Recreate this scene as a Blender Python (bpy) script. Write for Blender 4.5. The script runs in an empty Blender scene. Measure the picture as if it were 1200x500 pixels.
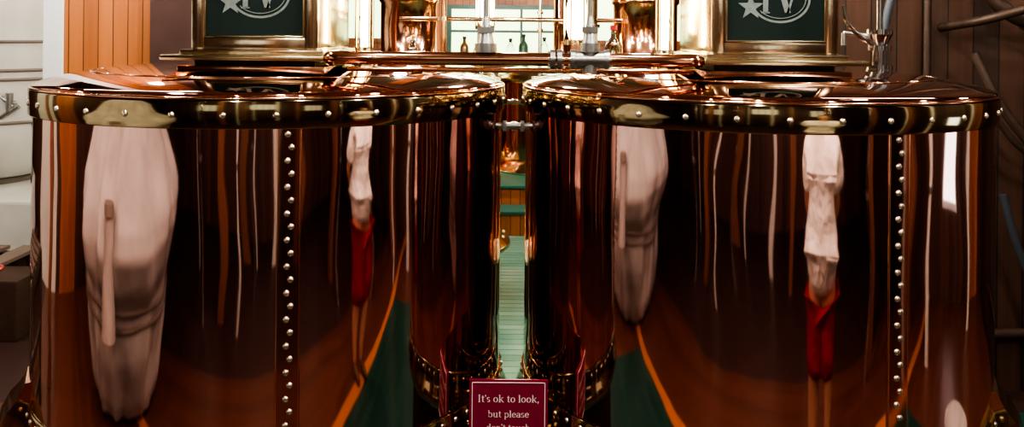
import bpy, bmesh, math, random
from mathutils import Vector, Matrix, noise
random.seed(7)
S=bpy.context.scene
COL=S.collection
pi=math.pi

# ------------------------------------------------------------ materials
def newmat(name):
    m=bpy.data.materials.new(name); m.use_nodes=True
    nt=m.node_tree; b=nt.nodes['Principled BSDF']
    return m,nt,b
def simple(name,col,rough=.5,metal=0.,bump=0.,bscale=8.,stretch=(1,1,1),var=0.,emis=None,estr=0.,coat=0.,bump2=None):
    m,nt,b=newmat(name)
    b.inputs['Base Color'].default_value=(*col,1)
    b.inputs['Roughness'].default_value=rough
    b.inputs['Metallic'].default_value=metal
    b.inputs['Coat Weight'].default_value=coat
    if emis:
        b.inputs['Emission Color'].default_value=(*emis,1); b.inputs['Emission Strength'].default_value=estr
    tc=nt.nodes.new('ShaderNodeTexCoord'); mp=nt.nodes.new('ShaderNodeMapping')
    mp.inputs['Scale'].default_value=stretch
    nt.links.new(tc.outputs['Object'],mp.inputs['Vector'])
    n=nt.nodes.new('ShaderNodeTexNoise'); n.inputs['Scale'].default_value=bscale; n.inputs['Detail'].default_value=3 if not bump2 else 1
    nt.links.new(mp.outputs[0],n.inputs['Vector'])
    if bump>0:
        bp=nt.nodes.new('ShaderNodeBump'); bp.inputs['Strength'].default_value=1; bp.inputs['Distance'].default_value=bump
        nt.links.new(n.outputs['Fac'],bp.inputs['Height']); nt.links.new(bp.outputs[0],b.inputs['Normal'])
        if bump2:
            d2,s2,st2=bump2
            mp2=nt.nodes.new('ShaderNodeMapping'); mp2.inputs['Scale'].default_value=st2; nt.links.new(tc.outputs['Object'],mp2.inputs['Vector'])
            n2=nt.nodes.new('ShaderNodeTexNoise'); n2.inputs['Scale'].default_value=s2; n2.inputs['Detail'].default_value=1; nt.links.new(mp2.outputs[0],n2.inputs['Vector'])
            bq=nt.nodes.new('ShaderNodeBump'); bq.inputs['Distance'].default_value=d2
            nt.links.new(n2.outputs['Fac'],bq.inputs['Height']); nt.links.new(bp.outputs[0],bq.inputs['Normal']); nt.links.new(bq.outputs[0],b.inputs['Normal'])
    if var>0:
        mx=nt.nodes.new('ShaderNodeMix'); mx.data_type='RGBA'
        mx.inputs[6].default_value=(*[c*(1-var) for c in col],1); mx.inputs[7].default_value=(*[min(1,c*(1+var)) for c in col],1)
        nt.links.new(n.outputs['Fac'],mx.inputs[0]); nt.links.new(mx.outputs[2],b.inputs['Base Color'])
    return m
def planks(name,axis,width,c1,c2,rough=.5,grain=1.,groove=.15):
    m,nt,b=newmat(name); N=nt.nodes.new; L=nt.links.new
    tc=N('ShaderNodeTexCoord'); sx=N('ShaderNodeSeparateXYZ'); L(tc.outputs['Object'],sx.inputs[0])
    d=N('ShaderNodeMath'); d.operation='DIVIDE'; d.inputs[1].default_value=width; L(sx.outputs['XYZ'.index(axis)],d.inputs[0])
    fl=N('ShaderNodeMath'); fl.operation='FLOOR'; L(d.outputs[0],fl.inputs[0])
    fr=N('ShaderNodeMath'); fr.operation='FRACT'; L(d.outputs[0],fr.inputs[0])
    wn=N('ShaderNodeTexWhiteNoise'); wn.noise_dimensions='1D'; L(fl.outputs[0],wn.inputs['W'])
    mp=N('ShaderNodeMapping')
    sc={'X':(30,30,1.5),'Y':(1.5,30,30),'Z':(1.5,1.5,30)}[axis]
    mp.inputs['Scale'].default_value=sc; L(tc.outputs['Object'],mp.inputs['Vector'])
    ns=N('ShaderNodeTexNoise'); ns.inputs['Scale'].default_value=1; ns.inputs['Detail'].default_value=4; L(mp.outputs[0],ns.inputs['Vector'])
    ad=N('ShaderNodeMath'); ad.operation='MULTIPLY_ADD'; ad.inputs[1].default_value=.5*grain; L(ns.outputs['Fac'],ad.inputs[0])
    ml=N('ShaderNodeMath'); ml.operation='MULTIPLY'; ml.inputs[1].default_value=.5; L(wn.outputs['Value'],ml.inputs[0]); L(ml.outputs[0],ad.inputs[2])
    mx=N('ShaderNodeMix'); mx.data_type='RGBA'; mx.inputs[6].default_value=(*c1,1); mx.inputs[7].default_value=(*c2,1); L(ad.outputs[0],mx.inputs[0])
    g=N('ShaderNodeMath'); g.operation='GREATER_THAN'; g.inputs[1].default_value=.06; L(fr.outputs[0],g.inputs[0])
    gm=N('ShaderNodeMath'); gm.operation='MULTIPLY_ADD'; gm.inputs[1].default_value=1-groove; gm.inputs[2].default_value=groove; L(g.outputs[0],gm.inputs[0])
    vm=N('ShaderNodeVectorMath'); vm.operation='SCALE'; L(mx.outputs[2],vm.inputs[0]); L(gm.outputs[0],vm.inputs['Scale'])
    L(vm.outputs[0],b.inputs['Base Color']); b.inputs['Roughness'].default_value=rough
    bp=N('ShaderNodeBump'); bp.inputs['Distance'].default_value=.004; L(g.outputs[0],bp.inputs['Height']); L(bp.outputs[0],b.inputs['Normal'])
    return m

COPPER=simple('polished_copper',(.71,.46,.41),.045,1,.009,2.4,(1,1,.7),bump2=(.0016,9,(1,1,.2)))
SEAMC=simple('seam_copper',(.50,.28,.23),.08,1,.001,6,(1,1,.3))
COPPER_LID=simple('copper_lid',(.52,.26,.18),.045,1,.0008,4)
BRASS_HEAD=simple('casing_brass',(.86,.72,.50),.13,1,.0016,7)
COPPER_DK=simple('aged_copper',(.12,.055,.04),.35,1,.001,9,var=.3)
COPPER_PIPE=simple('copper_pipe',(.78,.42,.27),.12,1,.0012,8)
BRASS=simple('polished_brass',(.40,.33,.20),.08,1,.0004,7)
BRASS_BR=simple('bright_brass',(.92,.78,.48),.15,1,.0008,6)
RIVET=simple('copper_rivet',(.90,.78,.64),.24,1)
STEEL=simple('grey_steel',(.36,.36,.35),.34,1,.0008,30,var=.25)
CHROME=simple('chrome',(.75,.76,.78),.08,1)
TAPM=simple('dull_chrome',(.45,.45,.46),.15,1)
GLASSDK=simple('dark_glass',(.008,.015,.014),.13,0)
GLASSDK.node_tree.nodes['Principled BSDF'].inputs['Specular IOR Level'].default_value=.25
FROST=simple('frosted_etching',(.105,.135,.13),.7,0,.0005,60,var=.5)
ORANGE=planks('orange_wood_boards','X',.10,(.20,.06,.016),(.42,.145,.038),.45)
ORANGEL=planks('orange_side_boards','Y',.12,(.22,.07,.02),(.42,.15,.05),.45)
DARKW=planks('dark_wood_boards','X',.23,(.026,.011,.009),(.13,.05,.032),.5)
DARKP=planks('rough_dark_boards','X',.15,(.008,.004,.003),(.07,.028,.013),.75,1.5)
DARKWY=planks('dark_side_boards','Y',.16,(.025,.011,.008),(.09,.035,.018),.5)
CEILM=planks('ceiling_boards','X',.2,(.04,.02,.012),(.11,.05,.03),.6)
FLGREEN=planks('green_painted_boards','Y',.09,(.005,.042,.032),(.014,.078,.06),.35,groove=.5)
FLPALE=planks('pale_green_boards','Y',.10,(.035,.13,.10),(.13,.25,.19),.25)  # paler boards for the rear strip of the green floor
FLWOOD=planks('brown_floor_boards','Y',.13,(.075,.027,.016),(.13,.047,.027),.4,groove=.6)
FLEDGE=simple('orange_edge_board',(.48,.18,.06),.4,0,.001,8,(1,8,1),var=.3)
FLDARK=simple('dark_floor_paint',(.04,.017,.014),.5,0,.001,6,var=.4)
GREEN=simple('teal_paint',(.01,.08,.06),.4,0,.0005,10)
CREAM=simple('cream_paint',(.52,.52,.48),.45,0,.004,3,var=.16)
CANVAS=simple('cream_canvas',(.40,.39,.38),.85,0,.03,3,(1,1,.5),var=.45)
CREAMD=simple('cream_band',(.19,.16,.14),.6,0)
WHITE=simple('white_paint',(.55,.58,.61),.5,0,.0006,20,var=.06)
MAROON=simple('maroon_plastic',(.21,.008,.035),.35,0)
WHITEINK=simple('white_ink',(.85,.83,.80),.5)
TIMBER=simple('dark_timber',(.05,.024,.014),.6,0,.002,6,(8,1,8),var=.5)
GREYW=simple('grey_timber',(.075,.05,.036),.7,0,.003,6,(8,1,8),var=.5)
BROWNT=simple('brown_timber',(.17,.07,.035),.5,0,.002,6,(8,8,1),var=.4)
BLACK=simple('black_metal',(.02,.02,.022),.4,.3)
SKIN=simple('skin',(.50,.27,.19),.5,0,.0005,40)
HAIR=simple('brown_hair',(.05,.028,.015),.6,0,.004,30,(1,1,.3))
SHIRT=simple('white_cotton',(.80,.77,.73),.8,0,.06,8,(1.2,1.2,1.2),var=.25)
SHORTS=simple('red_cotton',(.28,.004,.014),.8,0,.03,8,var=.4)
SHOE=simple('shoe_leather',(.12,.07,.04),.5)
EYEW=simple('eye_white',(.8,.8,.8),.2)
GREYBLUE=simple('grey_blue_rubber',(.03,.035,.045),.5)
RED=simple('red_enamel',(.25,.02,.02),.3)
WINGL=simple('glowing_window_glass',(.2,.3,.2),.3,0,emis=(.80,1,.50),estr=2.2)  # pane of the rear window and of windows added above and beside it
WINGL2=simple('daylit_glass_cool',(.8,.9,.95),.3,0,emis=(.85,.93,1),estr=2.6)
WINGL3=simple('added_glow_glass',(.8,.9,.9),.3,0,emis=(1,.95,.85),estr=.4)  # faint glow for the panes added behind the camera
TUBEL=simple('lit_tube',(1,1,1),.3,0,emis=(1,.97,.9),estr=36)
BULB=simple('lit_bulb',(1,1,1),.3,0,emis=(1,.86,.65),estr=280)
GLOW=simple('glowing_lamp_glass',(1,1,1),.3,0,emis=(1,.72,.28),estr=22)
gm_,nt_,b_=newmat('clear_glass'); b_.inputs['Transmission Weight'].default_value=1; b_.inputs['Roughness'].default_value=.02; b_.inputs['Base Color'].default_value=(.88,1,.93,1)
GLASS=gm_
AMBER=simple('amber_glass',(.16,.07,.02),.08,0); GRGL=simple('green_glass',(.05,.11,.07),.08,0)

# ------------------------------------------------------------ mesh helpers
def mkobj(name,me,mat=None,parent=None,smooth=True,label=None,category=None,kind=None,group=None):
    o=bpy.data.objects.new(name,me); COL.objects.link(o)
    if mat and me is not None: me.materials.clear(); me.materials.append(mat)
    if me is not None and smooth:
        for p in me.polygons: p.use_smooth=True
    if parent: o.parent=parent
    for k,v in (('label',label),('category',category),('kind',kind),('group',group)):
        if v: o[k]=v
    return o
def empty(name,loc,label,category,group=None):
    o=bpy.data.objects.new(name,None); COL.objects.link(o); o.location=loc
    o.empty_display_size=.1
    o['label']=label; o['category']=category
    if group:o['group']=group
    return o
def bm2me(bm,name='m'):
    me=bpy.data.meshes.new(name); bm.to_mesh(me); bm.free(); return me
def lathe(profile,segs=128,c=(0,0),closed=False):
    bm=bmesh.new(); rings=[]
    for r,z in profile:
        if r<1e-6: rings.append([bm.verts.new((c[0],c[1],z))])
        else: rings.append([bm.verts.new((c[0]+r*math.cos(2*pi*i/segs),c[1]+r*math.sin(2*pi*i/segs),z)) for i in range(segs)])
    n=len(rings)
    for k in range(n if closed else n-1):
        a=rings[k]; b=rings[(k+1)%n]
        for i in range(segs):
            j=(i+1)%segs
            if len(a)==1 and len(b)==1: continue
            if len(a)==1: bm.faces.new((a[0],b[i],b[j]))
            elif len(b)==1: bm.faces.new((a[i],a[j],b[0]))
            else: bm.faces.new((a[i],a[j],b[j],b[i]))
    bmesh.ops.recalc_face_normals(bm,faces=bm.faces)
    return bm2me(bm)
def box(x0,x1,y0,y1,z0,z1,bev=0.,bm=None,ret=True):
    own=bm is None
    if own: bm=bmesh.new()
    r=bmesh.ops.create_cube(bm,size=1)
    for v in r['verts']:
        v.co=Vector(((x0+x1)/2+v.co.x*(x1-x0),(y0+y1)/2+v.co.y*(y1-y0),(z0+z1)/2+v.co.z*(z1-z0)))
    if bev>0:
        es=list({e for v in r['verts'] for e in v.link_edges})
        bmesh.ops.bevel(bm,geom=es,offset=bev,segments=2,profile=.7,affect='EDGES')
    if own: return bm2me(bm)
def cyl(bm,p0,p1,r0,r1=None,segs=20):
    p0=Vector(p0);p1=Vector(p1); r1=r0 if r1 is None else r1
    d=p1-p0; q=d.to_track_quat('Z','Y').to_matrix().to_4x4()
    bmesh.ops.create_cone(bm,cap_ends=True,segments=segs,radius1=r0,radius2=r1,depth=d.length,matrix=Matrix.Translation((p0+p1)/2)@q)
def tube(points,r,segs=14,samples=10):
    cu=bpy.data.curves.new('c','CURVE'); cu.dimensions='3D'; cu.bevel_depth=r; cu.bevel_resolution=4; cu.use_fill_caps=True
    sp=cu.splines.new('BEZIER'); sp.bezier_points.add(len(points)-1)
    for bp_,p in zip(sp.bezier_points,points):
        bp_.co=p; bp_.handle_left_type=bp_.handle_right_type='AUTO'
    sp.resolution_u=samples
    o=bpy.data.objects.new('t',cu); COL.objects.link(o)
    dg=bpy.context.evaluated_depsgraph_get(); dg.update()
    me=bpy.data.meshes.new_from_object(o.evaluated_get(dg)); bpy.data.objects.remove(o)
    return me
def flat_autosmooth(o,ang=35):
    me=o.data
    for p in me.polygons: p.use_smooth=True
    me.set_sharp_from_angle(angle=math.radians(ang))
def rivet_mesh(r,h):
    prof=[(r,0),(r*.95,h*.35),(r*.75,h*.7),(r*.4,h*.93),(0,h)]
    return lathe(prof,14)

# serif stroke lettering (drawn in XZ plane facing -Y)
TH=.095; TN=.034
def serif_text(s,width=None,size=None,boldness=1.):
    bm=bmesh.new(); X=[0.]
    def quad(a,b,c,d):
        vs=[bm.verts.new((p[0]+X[0],0,p[1])) for p in (a,b,c,d)]; bm.faces.new(vs)
    def V(x,y0,y1,w=TH): w*=boldness; quad((x-w/2,y0),(x+w/2,y0),(x+w/2,y1),(x-w/2,y1))
    def Sf(x,y,l=.10,r=.10): quad((x-l,y-TN/2),(x+r,y-TN/2),(x+r,y+TN/2),(x-l,y+TN/2))
    def D(x0,y0,x1,y1,w):
        w*=boldness; quad((x0-w/2,y0),(x0+w/2,y0),(x1+w/2,y1),(x1-w/2,y1))
    def A(cx,cy,rx,ry,a0,a1,tk=TH):
        n=20; pr=None
        for k in range(n+1):
            a=math.radians(a0+(a1-a0)*k/n); w=TN+(tk*boldness-TN)*abs(math.cos(a))**1.3
            o_=((cx+rx*math.cos(a)),(cy+ry*math.sin(a))); i_=((cx+(rx-w)*math.cos(a)),(cy+(ry-w*.9)*math.sin(a)))
            if pr: quad(pr[0],o_,i_,pr[1])
            pr=(o_,i_)
    for ch in s:
        adv=.25
        if ch=='I': V(.16,0,.7);Sf(.16,.0);Sf(.16,.69);adv=.34
        elif ch=='V': D(.12,.7,.33,0,.11);D(.33,0,.54,.7,.045);Sf(.12,.69,.12,.12);Sf(.54,.69,.09,.09);adv=.68
        elif ch=='t': V(.15,.06,.60);Sf(.15,.45,.13,.16);A(.25,.10,.147,.11,180,300);adv=.34
        elif ch=="'": V(.08,.52,.70,.07);adv=.17
        elif ch=='s': A(.19,.34,.15,.12,35,250,.08);A(.19,.115,.15,.125,70,-150,.08);adv=.39
        elif ch=='o': A(.25,.225,.22,.24,0,360);adv=.51
        elif ch=='k': V(.13,0,.7);Sf(.13,0);Sf(.10,.69,.07,.05);D(.17,.19,.42,.44,TN*1.2);D(.24,.25,.46,0,.10);Sf(.42,.44,.09,.08);Sf(.47,0,.08,.08);adv=.56
        elif ch=='l': V(.13,0,.7);Sf(.13,0);Sf(.10,.69,.07,.05);adv=.27
        elif ch==',': V(.10,-.01,.09,.09);D(.07,-.13,.12,0,.04);adv=.2
        elif ch=='b': V(.13,.02,.7);Sf(.10,.69,.07,.05);A(.29,.225,.21,.24,-180,180);adv=.54
        elif ch=='p': V(.13,-.22,.44);Sf(.13,-.21);Sf(.10,.44,.07,.05);A(.29,.225,.21,.24,-180,180);adv=.54
        elif ch=='d': V(.41,0,.7);Sf(.38,.69,.07,.05);Sf(.45,0,.05,.06);A(.25,.225,.21,.24,0,360);adv=.55
        elif ch in 'nh':
            V(.13,0,.7 if ch=='h' else .45);Sf(.13,0);Sf(.10,.69 if ch=='h' else .44,.07,.05);V(.42,0,.30);Sf(.42,0);A(.29,.28,.177,.18,0,150);adv=.56
        elif ch=='u': V(.13,.14,.45);Sf(.10,.44,.07,.05);A(.27,.16,.187,.17,180,340);V(.42,0,.45);Sf(.39,.44,.07,.05);Sf(.46,0,.05,.06);adv=.56
        elif ch=='e': A(.24,.225,.21,.24,5,318);Sf(.24,.25,.17,.19);adv=.47
        elif ch=='a': V(.36,.03,.32);Sf(.40,.02,.05,.07);A(.22,.31,.187,.155,0,150,.08);A(.21,.13,.18,.14,60,320);adv=.48
        elif ch=='c': A(.24,.225,.21,.24,45,318);adv=.45
        X[0]+=adv
    me=bm2me(bm); W=X[0]
    k=(width/W) if width else size
    for v in me.vertices: v.co=Vector(((v.co.x-W/2)*k,0,(v.co.z-.25)*k))
    return me

# ------------------------------------------------------------ stills
RIV=rivet_mesh(.0118,.0085)
RIV.materials.append(RIVET)
for p in RIV.polygons: p.use_smooth=True
def place_rivet(parent,ang,r,z,scale=1.,tilt=0.):
    o=bpy.data.objects.new('rivet',RIV); COL.objects.link(o)
    d=Vector((math.sin(ang)*math.cos(tilt),-math.cos(ang)*math.cos(tilt),math.sin(tilt)))
    o.location=(r*math.sin(ang),-r*math.cos(ang),z)
    o.rotation_euler=d.to_track_quat('Z','Y').to_euler(); o.scale=(scale,)*3
    o.parent=parent
R=.90
def build_still(loc,label):
    root=empty('copper_still',loc,label,'still','large riveted copper stills')
    sgn=1 if loc[0]<0 else -1
    body=mkobj('drum_body',lathe([(R,.60),(R,1.0),(R,1.3),(R,1.6),(R,1.80)],192),COPPER,root)
    base=mkobj('base_ring',lathe([(R-.01,.728),(R+.004,.728),(R+.007,.721),(R+.009,.675),(R+.016,.650),(R+.028,.630),(R+.036,.61),(R+.037,.59),(R+.030,.572),(R-.01,.572)],160,closed=True),BRASS,root,label='riveted brass flared base ring')
    for i in range(80): place_rivet(base,2*pi*(i+.5)/80,R+.0075,.699,.85,.05)
    ped=mkobj('pedestal',lathe([(R-.03,.58),(R-.03,.08),(R+.02,.06),(R+.02,0),(0,0)],96),COPPER_DK,root)
    for ang in (math.radians(-64)*sgn,math.radians(-140)*sgn,math.radians(130)*sgn):
        prof=[(-.02,.80),(.008,.80),(.016,.775),(.035,.745),(.065,.71),(.095,.65),(.10,.57),(.08,.45),(.06,.30),(.055,.08),(.075,.03),(.09,0),(-.02,0)]
        bm=bmesh.new(); L=[];Rr=[]
        for (dr,z) in prof:
            hw=.085+.05*max(0,dr)/.1
            for s_,lst in ((-1,L),(1,Rr)):
                rr=R+dr; lx,ly=rr*math.sin(ang),-rr*math.cos(ang)
                lst.append(bm.verts.new((lx+s_*hw*math.cos(ang),ly+s_*hw*math.sin(ang),z)))
        n=len(prof)
        for i in range(n): bm.faces.new((L[i],L[(i+1)%n],Rr[(i+1)%n],Rr[i]))
        bm.faces.new(L[::-1]); bm.faces.new(Rr)
        bmesh.ops.recalc_face_normals(bm,faces=bm.faces)
        ft=mkobj('foot',bm2me(bm),BRASS_BR if sgn<0 else COPPER_PIPE,root,label='flared copper foot'); flat_autosmooth(ft,45)
    band=mkobj('rim_band',lathe([(R-.012,1.757),(R+.012,1.755),(R+.0135,1.758),(R+.0135,1.839),(R+.012,1.843),(R-.012,1.845)],192,closed=True),BRASS,root,label='polished brass rim band')
    flat_autosmooth(band,30)
    for i in range(36): place_rivet(band,2*pi*(i+.35)/36,R+.013,1.798,.9)
    bead=[]
    for k in range(8): bead.append((R+.009+.0050*math.cos(2*pi*k/8),1.849+.0050*math.sin(2*pi*k/8)))
    mkobj('rim_bead',lathe(bead,192,closed=True),COPPER_PIPE,band,label='thin bright copper top edge')
    prof=[(R-.02,1.845),(R+.006,1.852),(R+.004,1.860),(R-.02,1.868),(.84,1.881),(.76,1.896),(.66,1.911),(.55,1.923),(.44,1.931),(.34,1.936),(.2,1.939),(0,1.940)]
    lid=mkobj('lid',lathe(prof,192),COPPER_LID,root,label='shallow domed copper lid')
    sm=mkobj('lid_seam',lathe([(.700,1.9065),(.710,1.9065),(.710,1.9015),(.700,1.902)],160,closed=True),COPPER_PIPE,lid,label='raised seam ring')
    a0=math.radians(16.1)
    bm=bmesh.new(); hw=.034/R
    pts=[]
    for (rr,aa) in [(R-.002,a0-hw),(R+.005,a0-hw)]+[(R+.005,a0-hw+2*hw*k/6) for k in range(1,6)]+[(R+.005,a0+hw),(R-.002,a0+hw)]:
        pts.append((rr*math.sin(aa),-rr*math.cos(aa)))
    lo=[bm.verts.new((x,y,.726)) for x,y in pts]; hi=[bm.verts.new((x,y,1.756)) for x,y in pts]
    for i in range(len(pts)-1): bm.faces.new((lo[i],lo[i+1],hi[i+1],hi[i]))
    bm.faces.new(lo[::-1]); bm.faces.new(hi)
    seam=mkobj('seam_strip',bm2me(bm),SEAMC,root,label='vertical overlapping seam')
    flat_autosmooth(seam,40)
    for s_ in (-1,1):
        aa=a0+s_*hw; bm=bmesh.new(); cyl(bm,((R+.002)*math.sin(aa),-(R+.002)*math.cos(aa),.73),((R+.002)*math.sin(aa),-(R+.002)*math.cos(aa),1.754),.0036,segs=10)
        e_=mkobj('seam_edge',bm2me(bm),COPPER_PIPE,seam,label='thin bright edge bead'); flat_autosmooth(e_)  # brighter copper bead along each side of the strip
    n=25
    for i in range(n): place_rivet(seam,a0+(.007 if i%2 else -.005)/R,R+.0045,.75+i*(1.738-.75)/(n-1),.9)
    cx=.025*sgn
    bm=bmesh.new(); box(cx-.215,cx+.215,-.47,.12,1.885,1.956,.004,bm)
    plate=mkobj('casing_neck',bm2me(bm),BLACK,root,label='dark recessed neck'); flat_autosmooth(plate)
    bm=bmesh.new(); box(cx-.26,cx+.26,-.52,.15,1.905,1.935,.007,bm)
    sk=mkobj('neck_skirt',bm2me(bm),COPPER_PIPE,root,label='copper skirt below the neck'); flat_autosmooth(sk)
    bm=bmesh.new()
    box(cx-.305,cx+.305,-.565,.20,1.955,1.974,.009,bm)
    plinth=mkobj('plinth',bm2me(bm),BRASS_BR,root,label='flared bright brass plinth'); flat_autosmooth(plinth)
    bm=bmesh.new(); box(cx-.255,cx+.255,-.51,.15,1.974,1.992,.007,bm)
    tier=mkobj('plinth_tier',bm2me(bm),BRASS_HEAD,root,label='brass plinth tier'); flat_autosmooth(tier)
    fx0,fx1,fy,by=cx-.225,cx+.225,-.48,.13
    bm=bmesh.new()
    box(fx0,fx1,fy+.015,by,1.992,2.62,.012,bm)
    casing=mkobj('head_casing',bm2me(bm),BRASS_HEAD,root,label='rectangular brass head casing'); flat_autosmooth(casing)
    bm=bmesh.new(); wx0,wx1,wz0,wz1=cx-.178,cx+.178,2.035,2.46
    yf=fy
    box(fx0,wx0,yf,fy+.02,1.992,2.62,.008,bm); box(wx1,fx1,yf,fy+.02,1.992,2.62,.008,bm)
    box(wx0-.008,wx1+.008,yf+.001,fy+.02,1.992,wz0,.008,bm); box(wx0-.008,wx1+.008,yf+.001,fy+.02,wz1,2.62,.008,bm)
    fr=mkobj('window_frame',bm2me(bm),BRASS_HEAD,casing); flat_autosmooth(fr)
    bm=bmesh.new(); t=.007
    box(wx0,wx0+t,yf-.004,fy+.012,wz0,wz1,.002,bm); box(wx1-t,wx1,yf-.004,fy+.012,wz0,wz1,.002,bm)
    box(wx0,wx1,yf-.004,fy+.012,wz0,wz0+t,.002,bm); box(wx0,wx1,yf-.004,fy+.012,wz1-t,wz1,.002,bm)
    bd=mkobj('glazing_bead',bm2me(bm),BRASS_BR,casing,label='brass glazing bead'); flat_autosmooth(bd)
    pane=mkobj('window_pane',box(wx0,wx1,fy+.008,fy+.013,wz0,wz1),GLASSDK,casing,smooth=False,label='dark glass pane')
    bm=bmesh.new(); ex,ez=cx+.018,2.190; y=fy+.006
    def arc(a_0,a_1,rx,rz,w,cxx=0,czz=0,nn=40,yo=0):
        pr=None
        for k in range(nn+1):
            a=a_0+(a_1-a_0)*k/nn
            o_=bm.verts.new((ex+cxx+rx*math.cos(a),y+yo,ez+czz+rz*math.sin(a))); i_=bm.verts.new((ex+cxx+(rx-w)*math.cos(a),y+yo,ez+czz+(rz-w)*math.sin(a)))
            if pr: bm.faces.new((pr[0],o_,i_,pr[1]))
            pr=(o_,i_)
    rd=math.radians
    arc(rd(-150),rd(150),.108,.086,.008); arc(rd(-142),rd(142),.092,.070,.003)
    sx,sz=ex-.105,ez-.030
    vs=[]
    for k in range(10):
        rr=.048 if k%2==0 else .019
        a=pi/2+k*pi/5
        vs.append(bm.verts.new((sx+rr*math.cos(a),y-.001,sz+rr*math.sin(a))))
    c_=bm.verts.new((sx,y-.001,sz))
    for k in range(10): bm.faces.new((c_,vs[k],vs[(k+1)%10]))
    em=mkobj('etched_emblem',bm2me(bm),FROST,casing,smooth=False,label='frosted star and ring emblem')
    tm=mkobj('etched_numerals',serif_text('IV',size=.155,boldness=1.25),FROST,casing,smooth=False,label='frosted numerals IV')
    tm.location=(ex+.002,y-.001,ez-.010)
    cap=mkobj('casing_cap',box(fx0-.02,fx1+.02,fy-.02,by+.02,2.62,2.66,.006),BRASS_BR,root); flat_autosmooth(cap)
    bm=bmesh.new(); cyl(bm,(cx,-.17,2.66),(cx,-.17,3.3),.11,.08,32)
    st=mkobj('vapour_pipe',bm2me(bm),COPPER_PIPE,root); flat_autosmooth(st)
    x,yy=sgn*.345,-.05
    lg=mkobj('sight_glass',None,None,root,label='lit sight glass column with brass ends')
    bm=bmesh.new()
    cyl(bm,(x,yy,1.90),(x,yy,1.950),.05,segs=24); cyl(bm,(x,yy,1.950),(x,yy,1.968),.03,.045,segs=24)
    cyl(bm,(x,yy,2.30),(x,yy,2.35),.05,segs=24)
    for a in (pi/4,3*pi/4,5*pi/4,7*pi/4): cyl(bm,(x+.042*math.cos(a),yy+.042*math.sin(a),1.95),(x+.042*math.cos(a),yy+.042*math.sin(a),2.31),.004,segs=8)
    o=mkobj('brass_fittings',bm2me(bm),BRASS_BR,lg); flat_autosmooth(o)
    bm=bmesh.new(); cyl(bm,(x,yy,1.968),(x,yy,2.30),.033,segs=24); o=mkobj('glass_tube',bm2me(bm),GLASS,lg); flat_autosmooth(o)
    bm=bmesh.new(); cyl(bm,(x,yy,2.00),(x,yy,2.26),.010,segs=16); o=mkobj('lit_core',bm2me(bm),GLOW,lg); flat_autosmooth(o)
    return root
DX,DY=.94,3.63
build_still((-DX,DY,0),'polished copper drum still with brass rim band and etched window casing')
build_still((DX+.020,DY,0),'polished copper drum still with riveted seam beside maroon notice')

def build_round_still(loc,RR,zb,zr,neck,label):
    root=empty('round_still',loc,label,'still','smaller copper stills in the rear hall')
    mkobj('drum_body',lathe([(RR,zb+.1),(RR,(zb+zr)/2),(RR,zr-.06)],96),COPPER_PIPE,root)
    b=mkobj('base_ring',lathe([(RR-.01,zb+.16),(RR+.006,zb+.16),(RR+.02,zb+.10),(RR+.09,zb+.03),(RR+.10,zb),(RR-.01,zb)],96,closed=True),BRASS_BR,root)
    for i in range(26): place_rivet(b,2*pi*i/26,RR+.05,zb+.068,1.3,.7)
    mkobj('rim_band',lathe([(RR-.01,zr-.08),(RR+.012,zr-.08),(RR+.012,zr),(RR-.01,zr)],96,closed=True),BRASS_BR,root)
    pr=[(RR+.012,zr),(RR+.005,zr+.015),(RR-.03,zr+.02)]
    for k in range(1,10):
        a=k/10*pi/2
        pr.append(((RR-.03-neck)*math.cos(a)+neck,zr+.02+.11*math.sin(a)))
    pr+=[(neck,zr+.14)]
    mkobj('lid',lathe(pr,96),BRASS_BR,root,label='bright domed lid')
    mkobj('neck',lathe([(neck,zr+.13),(neck*1.1,zr+.16),(neck*1.1,zr+.20),(neck,zr+.23),(neck,zr+.6),(neck*1.06,zr+.61),(neck*1.06,zr+.65),(neck,zr+.66),(neck,zr+1.1),(neck*.7,zr+1.3),(0,zr+1.38)],64),COPPER_PIPE,root)
    if zb>0.05 and loc[2]==0:
        mkobj('pedestal',lathe([(RR-.03,zb+.01),(RR-.03,0),(0,0)],64),COPPER_DK,root)
    return root
build_round_still((-.815,7.0,0),.72,.42,1.70,.22,'copper still with bright brass dome in rear hall')
build_round_still((1.05,7.0,0),.72,.42,1.70,.25,'copper still with tall round neck in rear hall')
build_round_still((.62,10.9,.45),.78,0,1.13,.11,'brassy still standing on green stepped platform')
build_round_still((-1.05,10.9,.45),.62,0,1.13,.13,'narrow brassy still standing on green stepped platform')

# ------------------------------------------------------------ cross pipe and valves
cp=empty('copper_cross_pipe',(0,0,0),'horizontal copper pipe joining the two still casings with grey flanges','pipe')
PY,PZ=2.985,1.972
me=tube([(-.625,3.06,PZ-.008),(-.61,3.0,PZ),(-.565,PY,PZ),(0,PY,PZ),(.58,PY,PZ),(.625,3.0,PZ),(.645,3.06,PZ-.008)],.0225)
mkobj('pipe_run',me,COPPER_PIPE,cp)
def flange(x,parent,r=.033,w=.016):
    bm=bmesh.new(); cyl(bm,(x-w/2,PY,PZ),(x+w/2,PY,PZ),r,segs=28)
    for k in range(6):
        a=k*pi/3; cyl(bm,(x-w,PY+r*.8*math.cos(a),PZ+r*.8*math.sin(a)),(x+w,PY+r*.8*math.cos(a),PZ+r*.8*math.sin(a)),.004,segs=6)
    o=mkobj('pipe_flange',bm2me(bm),STEEL,parent,label='grey bolted flange'); flat_autosmooth(o)
for x in (.137,.160,.205,.318): flange(x,cp)
bm=bmesh.new(); cyl(bm,(-.56,PY+.05,PZ-.040),(.62,PY+.05,PZ-.040),.009,segs=16)
o=mkobj('drain_line',bm2me(bm),COPPER_PIPE,cp); flat_autosmooth(o)
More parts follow.
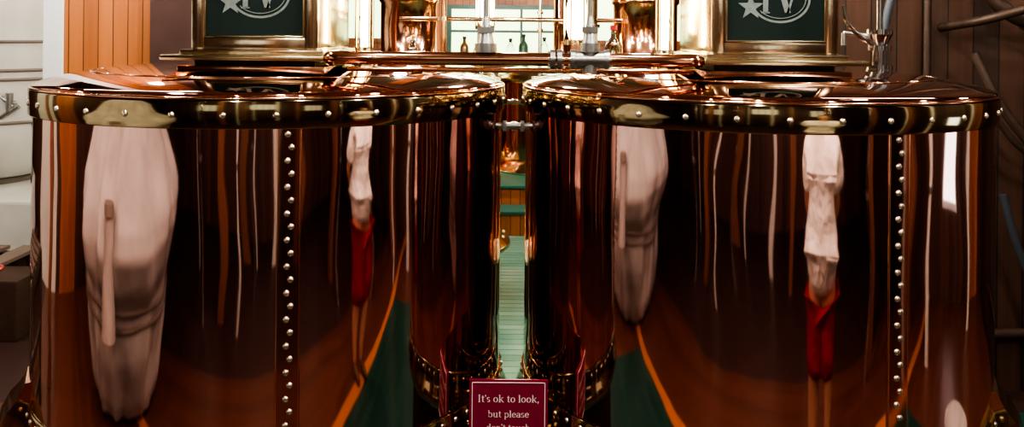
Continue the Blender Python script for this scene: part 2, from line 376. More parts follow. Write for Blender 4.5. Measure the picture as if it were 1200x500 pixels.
bm=bmesh.new(); cyl(bm,(.215,PY,PZ),(.31,PY,PZ),.029,segs=28); cyl(bm,(.262,PY,PZ-.045),(.262,PY,PZ+.03),.024,segs=24)
o=mkobj('pipe_tee',bm2me(bm),STEEL,cp); flat_autosmooth(o)
def valve(x,z0,z1,y,label,k=1.):
    v=empty('pipe_valve',(x,y,z0),label,'valve','grey pipe valves')
    bm=bmesh.new()
    cyl(bm,(0,0,0),(0,0,.03),.034*k,segs=28); cyl(bm,(0,0,.03),(0,0,.065),.026*k,.020*k,segs=28)
    cyl(bm,(0,0,.065),(0,0,.085),.030*k,segs=6); cyl(bm,(0,0,.085),(0,0,.12),.015*k,.010*k,segs=20)
    o=mkobj('valve_body',bm2me(bm),STEEL,v); flat_autosmooth(o)
    bm=bmesh.new(); cyl(bm,(0,0,.11),(0,0,z1-z0),.0085*k,segs=16)
    o=mkobj('valve_stem',bm2me(bm),STEEL,v); flat_autosmooth(o)
    me=lathe([(.045+.006*math.cos(2*pi*k_/10),(z1-z0)+.006*math.sin(2*pi*k_/10)) for k_ in range(10)],32,closed=True)
    bm=bmesh.new(); bm.from_mesh(me)
    for a in (0,pi/2): cyl(bm,(-.045*math.cos(a),-.045*math.sin(a),z1-z0),(.045*math.cos(a),.045*math.sin(a),z1-z0),.004,segs=8)
    o=mkobj('hand_wheel',bm2me(bm),BLACK,v); flat_autosmooth(o)
valve(.262,PZ+.026,2.30,PY,'grey steel stop valve on the copper cross pipe')
valve(-.088,PZ+.022,2.28,PY,'dark steel stop valve with slim stem on cross pipe',1.1)
for z,r,mt,lb in ((1.695,.017,STEEL,'grey steel coupling joining the two drums'),(1.79,.010,BRASS,'small brass tie rod between drum rims')):
    c=empty('drum_coupling',(.01,3.50,z),lb,'coupling')
    bm=bmesh.new(); cyl(bm,(-.068,0,0),(.068,0,0),r*.75,segs=20)
    for x in (-.035,.035): cyl(bm,(x-.008,0,0),(x+.008,0,0),r*1.25,segs=6)
    cyl(bm,(-.008,0,0),(.008,0,0),r*1.05,segs=20)
    o=mkobj('coupling_body',bm2me(bm),mt,c); flat_autosmooth(o)
def bottle(x,y,z,h,capm,label,gl=None,group='glass bottles on the still lids'):
    b=empty('glass_bottle',(x,y,z),label,'bottle',group)
    r=h*.2
    mkobj('bottle_glass',lathe([(0,0),(r,0),(r*1.02,h*.05),(r,h*.5),(r*.85,h*.6),(r*.4,h*.72),(r*.33,h*.9),(0,h*.9)],32),gl or GLASS,b)
    bm=bmesh.new(); cyl(bm,(0,0,h*.88),(0,0,h),r*.45,segs=20); o=mkobj('bottle_cap',bm2me(bm),capm,b); flat_autosmooth(o)
bottle(.415,3.62,1.927,.17,RED,'small clear glass bottle with red cap')
bottle(.36,3.9,1.915,.13,CHROME,'small clear glass jar bottle with metal cap')
bottle(-.42,3.75,1.927,.12,BRASS_BR,'small clear glass bottle with brass cap')

# ------------------------------------------------------------ sign
sg=empty('notice_sign',(0.0,3.12,0),'maroon notice with white lettering on a slim brass stand','sign')
k_=3.12/2.74; SZ=2.05-(2.05-.878)*k_+.003
o=mkobj('sign_board',box(-.121*k_,.121*k_,-.004,.004,SZ-.110*k_,SZ+.110*k_,.002),MAROON,sg,smooth=False)
bm=bmesh.new(); w,h,t=.113*k_,.102*k_,.0022
for a in ((-w,w,h-t,h),(-w,w,-h,-h+t),(-w,-w+t,-h,h),(w-t,w,-h,h)): box(a[0],a[1],-.0056,-.0042,SZ+a[2],SZ+a[3],0,bm)
mkobj('sign_border',bm2me(bm),WHITEINK,sg,smooth=False)
for s,dz,wd in (("It's ok to look,",.049,.190),("but please",.002,.128),("don't touch",-.039,.136)):
    t_=mkobj('sign_lettering',serif_text(s,width=wd*k_,boldness=.9),WHITEINK,sg,smooth=False)
    t_.location=(0,-.0052,SZ+dz*k_)
bm=bmesh.new(); cyl(bm,(0,.012,.02),(0,.012,SZ+.05),.009,segs=16); cyl(bm,(0,.012,0),(0,.012,.02),.10,.095,segs=32)
o=mkobj('sign_stand',bm2me(bm),BRASS,sg); flat_autosmooth(o)

# ------------------------------------------------------------ room
def struct(name,me,mat,label=None):
    o=mkobj(name,me,mat,None,smooth=False,kind='structure')
    if label:o['label']=label
    return o
X0,X1,Y0,Y1,H=-6.,6.,-4.,12.5,4.2
struct('floor',box(-2.0,2.0,4.9,Y1,-.1,0),FLPALE,'pale green painted floorboards')
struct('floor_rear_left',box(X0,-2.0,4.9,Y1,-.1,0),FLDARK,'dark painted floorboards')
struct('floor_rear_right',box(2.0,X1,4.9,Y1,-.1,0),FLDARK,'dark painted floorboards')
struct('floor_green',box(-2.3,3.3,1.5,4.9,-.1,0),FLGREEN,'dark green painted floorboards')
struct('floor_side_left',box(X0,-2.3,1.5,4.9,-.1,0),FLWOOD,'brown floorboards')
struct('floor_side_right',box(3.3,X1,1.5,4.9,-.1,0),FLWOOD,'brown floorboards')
struct('floor_walkway',box(X0,X1,.1,1.36,-.1,0),FLWOOD,'brown floorboards')
struct('trim_20',box(X0,X1,1.36,1.5,-.1,0.004),FLEDGE,'orange edge board')
struct('floor_dark',box(X0,X1,Y0,.1,-.1,0),FLDARK)
struct('ceiling',box(X0,X1,Y0,Y1,H,H+.1),CEILM)
struct('wall_back',box(X0,X1,Y1,Y1+.1,0,H),ORANGE,'orange varnished board wall')
struct('wall_front',box(X0,X1,Y0-.1,Y0,0,H),DARKW)
struct('wall_left',box(X0-.1,X0,Y0,Y1,0,H),DARKWY)
struct('wall_right',box(X1,X1+.1,Y0,Y1,0,H),DARKWY)
struct('wall_panel_left',box(X0,X0+.03,2.6,3.7,0,H),ORANGEL,'orange board wall section')
struct('wall_panel_cream',box(X0,X0+.03,4.0,5.6,0,H),CREAM,'cream painted wall section')
struct('wall_panel_right',box(X1-.03,X1,3.9,4.6,0,H),ORANGEL,'orange board wall section')
struct('wall_partition_left',box(-3.03,-1.75,6.0,6.08,0,H),ORANGE,'orange tongue and groove board partition')
struct('wall_partition_right',box(1.85,X1,5.2,5.28,0,H),DARKP,'rough dark board partition')
struct('trim_1',box(-3.16,-3.03,5.98,6.10,0,H,.004),WHITE,'white painted corner post')
struct('trim_2',box(-2.42,-1.74,5.93,6.0,0,H,.004),simple('dark_brown_facing',(.045,.022,.018),.45,0,.001,5,var=.4),'dark brown board facing')
struct('trim_22',box(-.80,-.60,8.0,8.12,0,H,.004),ORANGE,'orange timber post')
struct('trim_23',box(.96,1.16,8.2,8.32,0,H,.004),ORANGE,'orange timber post')
for i,x in enumerate((-4,-2,0,2,4)):
    struct('trim_%d'%(i+3),box(x-.09,x+.09,Y0,Y1,H-.22,H,.005),TIMBER,'dark ceiling beam')
def window(name,x0,x1,z0,z1,y,axis,mat,bars=2,sg_=-1,frm=None,hb=0):
    bm=bmesh.new(); t=.06
    def B(a0,a1,b0,b1,d0,d1,bmx):
        ya,yb=sorted((y+sg_*d0,y+sg_*d1))
        if axis=='y': box(a0,a1,ya,yb,b0,b1,0,bmx)
        else: box(ya,yb,a0,a1,b0,b1,0,bmx)
    B(x0-t,x0,z0-t,z1+t,0,.05,bm);B(x1,x1+t,z0-t,z1+t,0,.05,bm);B(x0,x1,z0-t,z0,0,.05,bm);B(x0,x1,z1,z1+t,0,.05,bm)
    for k in range(1,bars):
        xx=x0+(x1-x0)*k/bars; B(xx-.018,xx+.018,z0,z1,0,.04,bm)
    for k in range(1,hb+1):
        zz=z0+(z1-z0)*k/(hb+1); B(x0,x1,zz-.018,zz+.018,0,.035,bm)
    fr=struct(name,bm2me(bm),frm or (ORANGE if axis=='y' else WHITE),'timber window frame, glowing pane for daylight')
    bm=bmesh.new(); B(x0,x1,z0,z1,.004,.012,bm)
    g=mkobj('window_glass',bm2me(bm),mat,fr,smooth=False)
window('window_1',-.85,.62,1.80,2.42,Y1,'y',WINGL,3,frm=GREEN,hb=1)
window('window_2',2.3,2.9,.75,1.40,X1,'x',WINGL2,1)
window('added_window_3',-.85,.62,2.66,3.3,Y1,'y',WINGL,3)  # added, with the next two, so the lids reflect something bright
window('added_window_4',-2.6,-1.3,2.0,3.3,Y1,'y',WINGL,3)
window('added_window_5',1.2,2.6,2.0,3.3,Y1,'y',WINGL,3)
window('added_window_6',-3.7,-2.5,1.75,3.0,Y0,'y',WINGL3,3,1,TIMBER)  # unseen, added with the next two to give the casings highlights
window('added_window_7',2.5,3.7,1.75,3.0,Y0,'y',WINGL3,3,1,TIMBER)
window('added_window_8',-.7,.7,2.1,3.2,Y0,'y',WINGL3,4,1,TIMBER)
struct('trim_21',box(-.95,.72,12.22,12.45,1.70,1.735),BROWNT,'brown window sill shelf')
for i,(x,h,m_) in enumerate(((-.66,.30,AMBER),(-.50,.20,GLASS),(-.02,.28,GLASS),(.16,.34,GRGL),(.45,.30,GLASS))):
    bottle(x,12.33,1.735,h,BLACK,['amber glass bottle on window sill','green glass bottle on window sill','clear glass bottle on window sill'][[AMBER,GRGL,GLASS].index(m_)],m_,'bottles on the window sill')
pf=empty('stepped_platform',(0,0,0),'green topped stepped wooden platform under the far stills','platform')
mkobj('platform_riser',box(-2.4,2.4,9.52,12.4,0,.42),ORANGE,pf,smooth=False)
mkobj('platform_top',box(-2.42,2.42,9.48,12.42,.42,.45,.004),GREEN,pf,smooth=False)
mkobj('step_tread',box(-1.2,1.2,9.08,9.50,.22,.25,.004),GREEN,pf,smooth=False)
mkobj('step_riser',box(-1.18,1.18,9.12,9.50,0,.22),ORANGE,pf,smooth=False)
def rearpipe(pts,r,mat,label,fz=()):
    p=empty('rear_pipe',(0,0,0),label,'pipe','brass and copper pipes in the rear hall')
    mkobj('pipe_run',tube(pts,r),mat,p)
    for (x,y,z) in fz:
        bm=bmesh.new(); cyl(bm,(x,y,z-.012),(x,y,z+.012),r*1.7,segs=24); o=mkobj('pipe_collar',bm2me(bm),BRASS_BR,p); flat_autosmooth(o)
rearpipe([(-.46,5.9,0),(-.46,5.9,1.0),(-.46,5.9,2.1),(-.46,5.9,3.4)],.022,COPPER_PIPE,'slim copper riser pipe in the rear hall',((-.46,5.9,2.16),(-.46,5.9,1.9)))
rearpipe([(.53,5.9,0),(.53,5.9,1.0),(.53,5.9,2.1),(.53,5.9,3.4)],.032,BRASS_BR,'brass riser pipe in the rear hall',((.53,5.9,2.12),(.53,5.9,1.95)))
rearpipe([(-.80,6.3,2.165),(-.4,6.3,2.165),(.3,6.3,2.165),(.78,6.3,2.165)],.016,COPPER_PIPE,'thin copper pipe crossing the rear hall')
rearpipe([(-.30,8.4,0),(-.30,8.4,1.0),(-.30,8.4,2.0),(-.30,8.4,3.2)],.03,BRASS_BR,'brass riser pipe in the rear hall',((-.30,8.4,2.2),))
rearpipe([(.24,7.6,0),(.24,7.6,1.0),(.24,7.6,2.0),(.24,7.6,3.2)],.016,STEEL,'thin grey steel riser in the rear hall',((.24,7.6,2.10),(.24,7.6,2.25)))

def post(x,y,w,mat,label,h=H-.22):
    o=mkobj('timber_post',box(-w/2,w/2,-w/2,w/2,0,h,.006),mat,None,smooth=False,label=label,category='post'); o.location=(x,y,0)
post(.50,-2.6,.14,CREAM,'slim cream painted post'); post(-.55,-2.6,.06,CREAM,'slim cream painted post')
post(-1.7,-1.2,.20,BROWNT,'square brown timber post'); post(2.4,-1.0,.20,BROWNT,'square brown timber post'); post(4.6,.9,.26,BROWNT,'square brown timber post')
post(-1.0,-3.0,.30,BROWNT,'square brown timber post'); post(1.3,-2.2,.16,BROWNT,'square brown timber post')
post(3.4,.2,.12,BROWNT,'slim brown timber post'); post(-3.9,3.75,.14,BROWNT,'slim brown timber post'); post(5.2,3.6,.14,CREAM,'slim cream painted post')
def spipe(x,y,r,mat,label):
    p=empty('streak_pipe',(x,y,0),label,'pipe','unseen pipes added for reflected streaks')  # unseen pipes added to give upright streaks in the drum reflections
    bm=bmesh.new(); cyl(bm,(0,0,0),(0,0,H),r,segs=20); o=mkobj('pipe_run',bm2me(bm),mat,p); flat_autosmooth(o)
    bm=bmesh.new(); cyl(bm,(0,0,1.1),(0,0,1.14),r*1.6,segs=20); o=mkobj('pipe_flange',bm2me(bm),STEEL,p); flat_autosmooth(o)
spipe(-1.15,-.9,.03,CREAM,'pale painted upright pipe')
spipe(2.2,-.3,.04,CHROME,'polished steel upright pipe'); spipe(-2.3,-1.0,.05,CHROME,'polished steel upright pipe'); spipe(4.2,1.9,.06,CREAM,'pale painted upright pipe')
spipe(2.9,.6,.03,CHROME,'polished steel upright pipe'); spipe(-.7,-1.6,.02,CHROME,'polished steel upright pipe')
spipe(3.6,1.3,.025,CREAM,'pale painted upright pipe'); spipe(-3.0,-2.4,.03,CREAM,'pale painted upright pipe')
bs=empty('pale_patch_basin',(3.1,2.95,0),'unseen cream basin added for a pale patch in the drum','basin'); bs.scale=(.7,.7,.7)  # unseen, added so the right drum reflects a pale patch low down
mkobj('basin_bowl',lathe([(0,.02),(.24,.02),(.26,.03),(.36,.22),(.40,.24),(.39,.26),(.34,.24),(.24,.06),(0,.05)],48),CANVAS,bs)
mkobj('basin_foot',lathe([(.20,0),(.22,.0),(.24,.03),(.20,.03)],48,closed=True),CANVAS,bs)

# ------------------------------------------------------------ cream vessels
t=empty('cream_tank',(-3.42,1.30,0),'bulky cream canvas-covered vessel with rope bands','tank')
me=lathe([(0,.0),(.66,.0),(.78,.05),(.86,.15),(.93,.3),(1.0,.45),(1.04,.60),(1.06,.68),(1.08,.74),(1.19,.85),(1.27,1.0),(1.25,1.12),(1.15,1.26),(1.0,1.38),(.86,1.48),(.76,1.6),(.70,1.8),(.6,2.2),(.35,2.45),(0,2.5)],180)
bm=bmesh.new(); bm.from_mesh(me); bmesh.ops.subdivide_edges(bm,edges=[e for e in bm.edges if abs(e.verts[0].co.z-e.verts[1].co.z)>.05],cuts=3)
def tk(x,y,z):
    p=Vector((x*1.1,y*1.1,z*.9)); return 1+.18*noise.noise(p+Vector((3,1,7)))
for v in bm.verts:
    a=math.atan2(v.co.y,v.co.x); p=Vector((v.co.x*2.2,v.co.y*2.2,v.co.z*.8))
    fold=noise.noise(Vector((a*4.5,v.co.z*.9,2)))
    k=tk(*v.co)+.03*noise.noise(p*2)+.12*fold*min(1,abs(v.co.z-.7)*3)
    v.co.x*=k; v.co.y*=k
mkobj('canvas_cover',bm2me(bm),CANVAS,t)
def rope(z,r):
    pts=[]
    for i in range(31):
        a=2*pi*i/30; x,y=r*math.cos(a),r*math.sin(a); k=tk(x,y,z)+.01
        pts.append((x*k,y*k,z+.03*math.sin(3*a)))
    mkobj('rope_band',tube(pts,.016,samples=4),CREAMD,t)
rope(.70,1.07); rope(.62,1.05)
PINK=simple('sleeve_canvas',(.37,.34,.32),.7,0,.003,8,var=.3)
bm=bmesh.new(); cyl(bm,(.88,.88,.66),(.86,.86,1.20),.12,.085,segs=24); o=mkobj('filler_sleeve',bm2me(bm),PINK,t); flat_autosmooth(o)
bm=bmesh.new(); cyl(bm,(.86,.86,1.20),(.86,.86,1.26),.10,.09,segs=24); o=mkobj('sleeve_cap',bm2me(bm),CREAMD,t); flat_autosmooth(o)
PH=.84
t2=empty('cream_tank',(-4.40,7.3,PH),'tall cream vessel with metal fittings on a white plinth','tank')
r=.80
mkobj('tank_shell',lathe([(0,.02),(r*.45,.02),(r*.75,.08),(r*.92,.22),(r,.42),(r,1.6),(r*.97,1.9),(r*.85,2.2),(r*.5,2.4),(0,2.45)],64),CREAM,t2)
mkobj('tank_foot',lathe([(r*.55,0),(r*.6,0),(r*.6,.06),(r*.55,.05)],64,closed=True),CREAMD,t2)
for z in (.90,.83,1.12,.50):
    mkobj('hoop',lathe([(.795,z),(.815,z),(.815,z+.022),(.795,z+.022)],64,closed=True),CREAMD,t2)
for x in (.25,.42,.60):
    bm=bmesh.new()
    yy=-math.sqrt(.80**2-x*x)-.02
    cyl(bm,(x,yy-.03,.60),(x,yy-.03,.74),.026,segs=12); cyl(bm,(x-.07,yy-.03,.55),(x+.07,yy-.03,.64),.018,segs=12); cyl(bm,(x,yy-.03,.66),(x,yy+.08,.66),.02,segs=12)
    cyl(bm,(x-.08,yy-.03,.72),(x+.03,yy-.03,.64),.014,segs=12)
    o=mkobj('clamp_fitting',bm2me(bm),STEEL,t2); flat_autosmooth(o)
mkobj('white_plinth',box(-5.6,-3.25,6.3,8.3,0,PH,.02),CREAM,None,smooth=False,label='tall cream plinth under the cream vessel',category='plinth')
mkobj('brown_step',box(-5.6,-3.25,5.85,6.28,0,.40,.01),TIMBER,None,smooth=False,label='low brown wooden step before the plinth',category='step')

rk=empty('timber_rack',(-2.75,4.4,0),'dark weathered timber rack beside the copper drum','rack')
for dx in (-.62,.30):
    for dy in (-.35,.35):
        mkobj('rack_post',box(dx-.045,dx+.045,dy-.045,dy+.045,0,.86,.005),GREYW,rk,smooth=False)
for z in (.15,.42,.80):
    mkobj('rack_rail',box(-.66,.35,-.38,-.32,z,z+.07,.004),GREYW,rk,smooth=False)
mkobj('rack_rail',box(-.66,.35,.32,.38,.8,.87,.004),GREYW,rk,smooth=False)
for dx in (-.5,-.33,-.16,.01,.18): mkobj('rack_slat',box(dx-.05,dx+.05,-.38,.38,.88,.90,.003),GREYW,rk,smooth=False)
vv=empty('red_valve_wheel',(-2.50,4.25,.90),'small red enamel valve wheel lying on timber rack','valve wheel')
o=mkobj('wheel_rim',lathe([(.06+.010*math.cos(2*pi*k/10),.010+.010*math.sin(2*pi*k/10)) for k in range(10)],32,closed=True),RED,vv)
bm=bmesh.new()
for a in (0,pi/3,2*pi/3): cyl(bm,(-.06*math.cos(a),-.06*math.sin(a),.01),(.06*math.cos(a),.06*math.sin(a),.01),.006,segs=8)
cyl(bm,(0,0,0),(0,0,.07),.018,segs=12)
o=mkobj('wheel_spokes',bm2me(bm),CHROME,vv); flat_autosmooth(o)

# ------------------------------------------------------------ right background pipes
DKP=simple('dark_pipe',(.045,.026,.018),.5,.4,.002,12,var=.4)  # plain dark pipe colour with a slight random mottle
def pipe_obj(name,pts,r,mat,label,cat='pipe',fl=()):
    p=empty(name,(0,0,0),label,cat)
    mkobj('pipe_run',tube(pts,r),mat,p)
    for a,b,rr in fl:
        bm=bmesh.new(); cyl(bm,a,b,rr,segs=20); o=mkobj('pipe_flange',bm2me(bm),DKP,p); flat_autosmooth(o)
pipe_obj('elbow_pipe',[(2.55,5.13,3.2),(2.62,5.0,2.45),(2.75,4.95,2.22),(3.1,4.95,2.10),(3.6,5.13,1.9)],.042,DKP,'dark pipe bending along the board partition',fl=(((2.86,4.95,2.175),(2.90,4.95,2.162),.065),((2.64,4.98,2.36),(2.65,4.98,2.33),.065)))
pipe_obj('elbow_pipe',[(2.97,4.78,3.2),(2.97,4.72,2.6),(2.90,4.70,2.30),(2.66,4.72,2.20),(2.48,5.14,2.12)],.026,DKP,'dark pipe elbow fixed to board partition')
pipe_obj('upright_hose',[(2.19,5.12,0),(2.17,5.10,1.7),(2.13,5.10,2.0),(2.25,5.10,2.6),(2.30,5.12,3.0)],.024,simple('blue_grey_rubber',(.035,.045,.06),.5),'slim grey blue hose running up the partition','hose')
pipe_obj('upright_pipe',[(2.40,5.13,0),(2.40,5.13,1.5),(2.40,5.13,3.0)],.022,DKP,'dark upright pipe on the partition')
pipe_obj('upright_pipe',[(3.06,5.15,0),(3.06,5.15,1.5),(3.06,5.15,1.9)],.018,BROWNT,'thin brown upright pipe on the partition')
pipe_obj('sloping_pipe',[(2.50,4.8,1.98),(2.62,4.75,1.70),(3.0,4.75,1.25),(3.35,5.13,.9)],.026,DKP,'sloping dark pipe by the partition')
pipe_obj('sloping_pipe',[(2.72,5.0,1.62),(2.9,4.98,1.42),(3.3,5.0,1.30),(3.7,5.13,1.28)],.018,DKP,'thin dark pipe sloping along the partition')
pipe_obj('hanging_hose',[(2.72,4.9,1.2),(2.78,4.88,.95),(2.90,4.85,.6),(2.95,4.85,.2),(3.05,4.8,.02)],.022,GREYBLUE,'dark hose hanging down to the floor','hose')
pipe_obj('wall_rail',[(2.6,5.13,.35),(3.5,5.13,.37),(4.4,5.13,.35)],.03,TIMBER,'dark rail fixed along the partition','rail')
gg=empty('round_gauge',(3.24,5.19,2.17),'white round dial gauge mounted on board partition','gauge')
bm=bmesh.new(); cyl(bm,(0,0,0),(0,-.32,0),.03,segs=16); cyl(bm,(0,-.32,0),(0,-.37,0),.075,segs=32); o=mkobj('gauge_case',bm2me(bm),STEEL,gg); flat_autosmooth(o)
bm=bmesh.new(); cyl(bm,(0,-.37,0),(0,-.374,0),.065,segs=32); o=mkobj('gauge_dial',bm2me(bm),WHITE,gg); flat_autosmooth(o)
tp=empty('chrome_tap',(1.50,3.62,1.925),'chrome tap with lever standing on the copper lid','tap')
bm=bmesh.new()
cyl(bm,(0,0,0),(0,0,.02),.05,segs=24);cyl(bm,(0,0,.02),(0,0,.08),.028,segs=24);cyl(bm,(0,0,.08),(0,0,.10),.045,segs=24);cyl(bm,(0,0,.10),(0,0,.145),.028,.05,segs=24);cyl(bm,(0,0,.145),(0,0,.165),.05,segs=24);cyl(bm,(0,0,.165),(0,0,.30),.012,segs=16)
o=mkobj('tap_body',bm2me(bm),TAPM,tp); flat_autosmooth(o)
mkobj('tap_spout',tube([(0,0,.08),(-.04,-.02,.10),(-.10,-.04,.14),(-.15,-.05,.19),(-.17,-.05,.26)],.009),TAPM,tp)
bm=bmesh.new(); cyl(bm,(-.06,0,.14),(-.15,-.01,.15),.008,segs=10); cyl(bm,(-.15,-.01,.15),(-.15,-.01,.10),.010,segs=10);cyl(bm,(0,0,.13),(-.07,0,.14),.01,segs=10)
o=mkobj('tap_lever',bm2me(bm),STEEL,tp); flat_autosmooth(o)

# ------------------------------------------------------------ person
def skinmesh(verts,edges,root=0,sub=2):
    me=bpy.data.meshes.new('s'); me.from_pydata([v[0] for v in verts],edges,[])
    o=bpy.data.objects.new('s',me); COL.objects.link(o)
    m=o.modifiers.new('s','SKIN'); m.use_smooth_shade=True
    for i,v in enumerate(verts):
        sv=me.skin_vertices[0].data[i]; r=v[1]; sv.radius=r if isinstance(r,tuple) else (r,r); sv.use_root=(i==root)
    m2=o.modifiers.new('u','SUBSURF'); m2.levels=sub
    dg=bpy.context.evaluated_depsgraph_get(); dg.update()
    out=bpy.data.meshes.new_from_object(o.evaluated_get(dg)); bpy.data.objects.remove(o); return out
def build_person(loc,rz,label,sc=1.):
    root=empty('person',loc,label,'person'); root.rotation_euler=(0,0,rz); root.scale=(sc,sc,sc)
    V=[];E=[]
    def add(p,r,par=None):
        V.append((p,r))
        if par is not None: E.append((par,len(V)-1))
        return len(V)-1
    bm=bmesh.new()
    def flush():
        me=skinmesh(V,E); bm.from_mesh(me); V.clear(); E.clear()
    pel=add((0,0,.94),.14); sp=add((0,0,1.12),.13,pel); ch=add((0,0,1.30),.14,sp); uc=add((0,-.005,1.44),.11,ch); nk=add((0,0,1.54),.055,uc); hd=add((0,.015,1.62),.06,nk)
    flush()
    for s in (-1,1):
        i0=add((.10*s,-.005,1.44),.07); sh=add((.18*s,-.005,1.44),.062,i0); el=add((.235*s,-.13,1.20),.045,sh); wr=add((.09*s,-.235,1.03),.030,el); pm=add((.05*s,-.250-.02*s,.985),.032,wr)
        flush()
        for k,(dx,ln) in enumerate(((-.027,.062),(-.009,.074),(.009,.070),(.027,.055))):
            z0=add((.045*s+dx*.6,-.255-.025*s,.985),.012); a=add((.04*s+dx,-.262-.03*s,.945),.0105,z0); b=add((.03*s+dx,-.262-.03*s,.945-ln*.5),.0092,a); add((.03*s+dx,-.250-.03*s,.945-ln),.008,b)
            flush()
        z0=add((.05*s,-.245-.02*s,1.0),.013); a=add((.015*s,-.240-.03*s,.985),.012,z0); add((-.005*s,-.245-.03*s,.955),.010,a)
        flush()
        i0=add((.075*s,0,.97),.10); hp=add((.085*s,0,.86),.10,i0); kn=add((.09*s,.015,.50),.068,hp); cf=add((.09*s,-.015,.36),.066,kn); an=add((.088*s,-.02,.10),.042,cf); f=add((.088*s,-.03,.045),.04,an); add((.098*s,.11,.035),.034,f)
        flush()
    def ell(c,s,seg=24):
        r=bmesh.ops.create_uvsphere(bm,u_segments=seg,v_segments=seg//2,radius=1)
        for v in r['verts']: v.co=Vector((c[0]+v.co.x*s[0],c[1]+v.co.y*s[1],c[2]+v.co.z*s[2]))
    ell((0,.01,1.68),(.076,.095,.105)); ell((0,.04,1.625),(.050,.060,.045))
    ell((0,.112,1.662),(.013,.018,.024),12); ell((0,.100,1.617),(.024,.012,.008),12); ell((0,.095,1.590),(.022,.018,.015),12)
    for s in (-1,1): ell((.078*s,.0,1.665),(.012,.022,.032),12)
    for s in (-1,1): ell((.03*s,.085,1.705),(.024,.016,.008),12)
    me=bm2me(bm); o=bpy.data.objects.new('b',me); COL.objects.link(o)
    rm=o.modifiers.new('r','REMESH'); rm.mode='VOXEL'; rm.voxel_size=.007; rm.use_smooth_shade=True
    sm=o.modifiers.new('sm','SMOOTH'); sm.iterations=3; sm.factor=.5
    dg=bpy.context.evaluated_depsgraph_get(); dg.update()
    out=bpy.data.meshes.new_from_object(o.evaluated_get(dg)); bpy.data.objects.remove(o)
    mkobj('body',out,SKIN,root)
    a=add((0,0,1.20),.175); b=add((0,0,1.04),.18,a); add((0,0,.84),.19,b); c=add((0,0,1.34),.175,a); d=add((0,-.005,1.45),.15,c); add((0,0,1.55),.10,d)
    for s in (-1,1):
        h=add((.17*s,-.005,1.45),.085,d); add((.215*s,-.08,1.25),.082,h)
    me=skinmesh(V,E)
    for v in me.vertices:
        v.co.x*=1.12
        n=math.sin(v.co.z*38+v.co.x*15)*.009+math.sin(v.co.z*17-v.co.x*30+1)*.012
        v.co.y+=n if v.co.y>0 else -n; v.co.x+=.012*math.sin(v.co.z*22+2)*(1 if v.co.x>0 else -1)
    mkobj('shirt',me,SHIRT,root,label='loose crumpled white short-sleeved shirt')
    V.clear();E.clear()
    a=add((0,0,.96),.15)
    for s in (-1,1):
        h=add((.065*s,0,.84),.12,a); k=add((.070*s,.01,.62),.11,h); add((.072*s,.012,.44),.105,k)
    me=skinmesh(V,E)
    for v in me.vertices:
        v.co.x*=1.08; v.co.y+=.008*math.sin(v.co.z*30+v.co.x*25)
    mkobj('shorts',me,SHORTS,root,label='knee-length red shorts')
    bm=bmesh.new(); r=bmesh.ops.create_uvsphere(bm,u_segments=32,v_segments=20,radius=1)
    for v in list(r['verts']):
        n=v.co.copy(); v.co=Vector((n.x*.086,-.008+n.y*.102,1.695+n.z*.108))
    kill=[v for v in bm.verts if (v.co.z<1.64) or (v.co.y>.045 and v.co.z<1.745)]
    bmesh.ops.delete(bm,geom=kill,context='VERTS')
    hr=mkobj('hair',bm2me(bm),HAIR,root); hr.modifiers.new('so','SOLIDIFY').thickness=.01
    for s in (-1,1):
        bm=bmesh.new(); r=bmesh.ops.create_uvsphere(bm,u_segments=16,v_segments=10,radius=.012)
        bmesh.ops.translate(bm,verts=r['verts'],vec=(.03*s,.094,1.685)); e=mkobj('eye',bm2me(bm),EYEW,root)
        bm=bmesh.new(); r=bmesh.ops.create_uvsphere(bm,u_segments=12,v_segments=8,radius=.006)
        bmesh.ops.translate(bm,verts=r['verts'],vec=(.03*s,.102,1.685)); mkobj('iris',bm2me(bm),BLACK,e)
        V.clear();E.clear(); a=add((.09*s,-.035,.045),.045); b=add((.093*s,.04,.042),.045,a); add((.10*s,.145,.035),.036,b)
        add((.09*s,-.03,.11),.045,a)
        mkobj('shoe',skinmesh(V,E),SHOE,root)
    return root
build_person((1.42,1.36,0),math.radians(20),'person standing in white shirt and red shorts, hands behind back',1.05)

# ------------------------------------------------------------ lamps
def lamp(x,y,z,power,col=(1,.92,.80),r=.05,label='unseen hanging lamp with dark metal shade and warm bulb'):
    p=empty('pendant_lamp',(x,y,z),label,'lamp','hanging lamps')
    mkobj('lamp_shade',lathe([(.16,.02),(.155,.02),(.05,.12),(.03,.16),(.035,.16),(.06,.12),(.165,.025)],40,closed=True),BLACK,p)
    bm=bmesh.new(); cyl(bm,(0,0,.15),(0,0,H-z),.006,segs=8); mkobj('cord',bm2me(bm),BLACK,p)
    bm=bmesh.new(); bmesh.ops.create_uvsphere(bm,u_segments=16,v_segments=10,radius=.035); bmesh.ops.translate(bm,verts=bm.verts,vec=(0,0,.0)); mkobj('bulb',bm2me(bm),BULB,p)
    l=bpy.data.lights.new('lamp_light','POINT'); l.energy=power; l.color=col; l.shadow_soft_size=r
    lo=bpy.data.objects.new('lamp_light',l); COL.objects.link(lo); lo.parent=p; lo.location=(0,0,-.10)
for x,y,z,pw in ((-1.7,3.0,3.3,60),(-.6,2.3,3.3,60),(.6,2.6,3.3,60),(1.8,3.1,3.3,50),(-1.4,5.3,3.0,60),(0,5.2,2.9,90),(1.5,4.9,3.0,26),
                 (-.3,8.6,3.0,170),(1.5,9.0,3.0,160),(-2.4,5.5,3.2,25),(-3.9,5.6,3.6,60),(-.7,6.25,2.75,60),(.9,6.1,2.8,60)):
    lamp(x,y,z,pw)
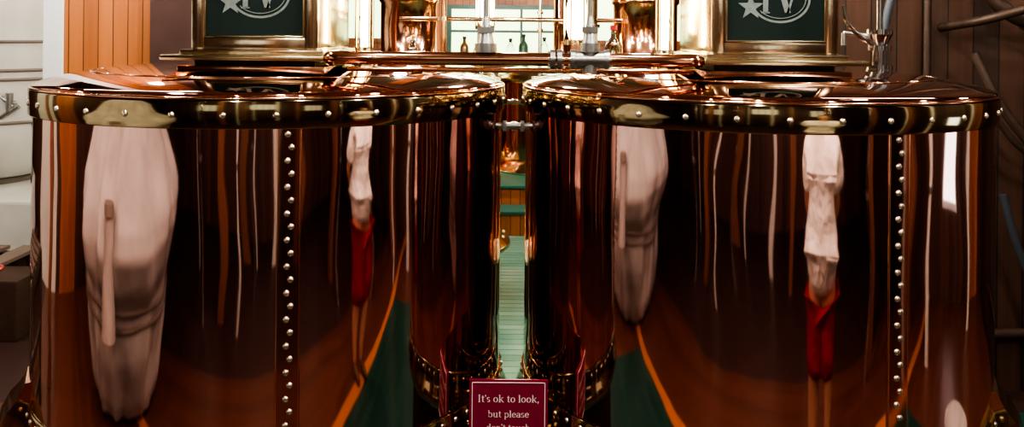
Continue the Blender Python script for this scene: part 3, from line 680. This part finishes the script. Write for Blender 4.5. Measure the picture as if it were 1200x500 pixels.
lamp(1.9,.9,3.2,90,(1,.95,.9)); lamp(-4.6,3.0,3.4,90,(1,.95,.9)); lamp(-1.2,-.2,3.4,45,(1,.95,.9)); lamp(0.4,.4,3.6,70,(1,.9,.8)); lamp(3.6,4.3,3.3,13); lamp(3.4,2.4,3.2,30)  # unseen lamps added here, mainly to light the figure and cream vessel
for x,y in ((-1.6,8.2),(1.3,8.2),(-.2,10.0),(-2.4,4.5),(2.2,4.2)):
    z=3.05 if y>6 else 3.3
    p=empty('glint_tube_lamp',(x,y,z),'unseen tube lamp added for white highlights on the lids','lamp','tube lamps added for lid highlights')  # unseen tubes added for long white highlights on the lids
    bm=bmesh.new(); cyl(bm,(-.6,0,0),(.6,0,0),.019,segs=16); mkobj('tube',bm2me(bm),TUBEL,p)
    mkobj('fitting',box(-.63,.63,-.04,.04,.025,.07,.004),WHITE,p,smooth=False)
    bm=bmesh.new()
    for xx in (-.4,.4): cyl(bm,(xx,0,.07),(xx,0,H-z),.004,segs=8)
    mkobj('hanger',bm2me(bm),BLACK,p)
for lx,ly,lz,lb in ((.385,5.3,2.0,'glowing brass lantern hanging in the rear hall'),(-.22,7.2,2.10,'small glowing brass lantern near the rear stills')):
    ln=empty('brass_lantern',(lx,ly,lz),lb,'lamp','glowing brass lanterns')
    bm=bmesh.new(); cyl(bm,(0,0,0),(0,0,.03),.08,segs=24); cyl(bm,(0,0,.31),(0,0,.34),.09,segs=24); cyl(bm,(0,0,.34),(0,0,.42),.08,.02,segs=24)
    for k in range(6):
        a=k*pi/3; cyl(bm,(.075*math.cos(a),.075*math.sin(a),.02),(.075*math.cos(a),.075*math.sin(a),.32),.006,segs=8)
    o=mkobj('lantern_frame',bm2me(bm),BRASS_BR,ln); flat_autosmooth(o)
    mkobj('lantern_glass',lathe([(0,.03),(.045,.04),(.06,.10),(.06,.22),(.045,.30),(0,.305)],32),GLOW,ln)
    bm=bmesh.new(); cyl(bm,(0,0,.40),(0,0,H-lz),.006,segs=8); mkobj('cord',bm2me(bm),BLACK,ln)

w=bpy.data.worlds.new('w'); S.world=w; w.use_nodes=True
w.node_tree.nodes['Background'].inputs[0].default_value=(.6,.7,1,1); w.node_tree.nodes['Background'].inputs[1].default_value=.05

# ------------------------------------------------------------ camera
cam=bpy.data.cameras.new('cam'); co=bpy.data.objects.new('camera',cam); COL.objects.link(co)
cam.sensor_width=36; cam.lens=31.2; cam.shift_y=-208/1200
co.matrix_world=Matrix.Translation((0,0,2.05))@Matrix.Rotation(pi/2,4,'X')@Matrix.Rotation(math.radians(.55),4,'Z')
S.camera=co
S.view_settings.view_transform='AgX'; S.view_settings.look='AgX - High Contrast'; S.view_settings.exposure=.45
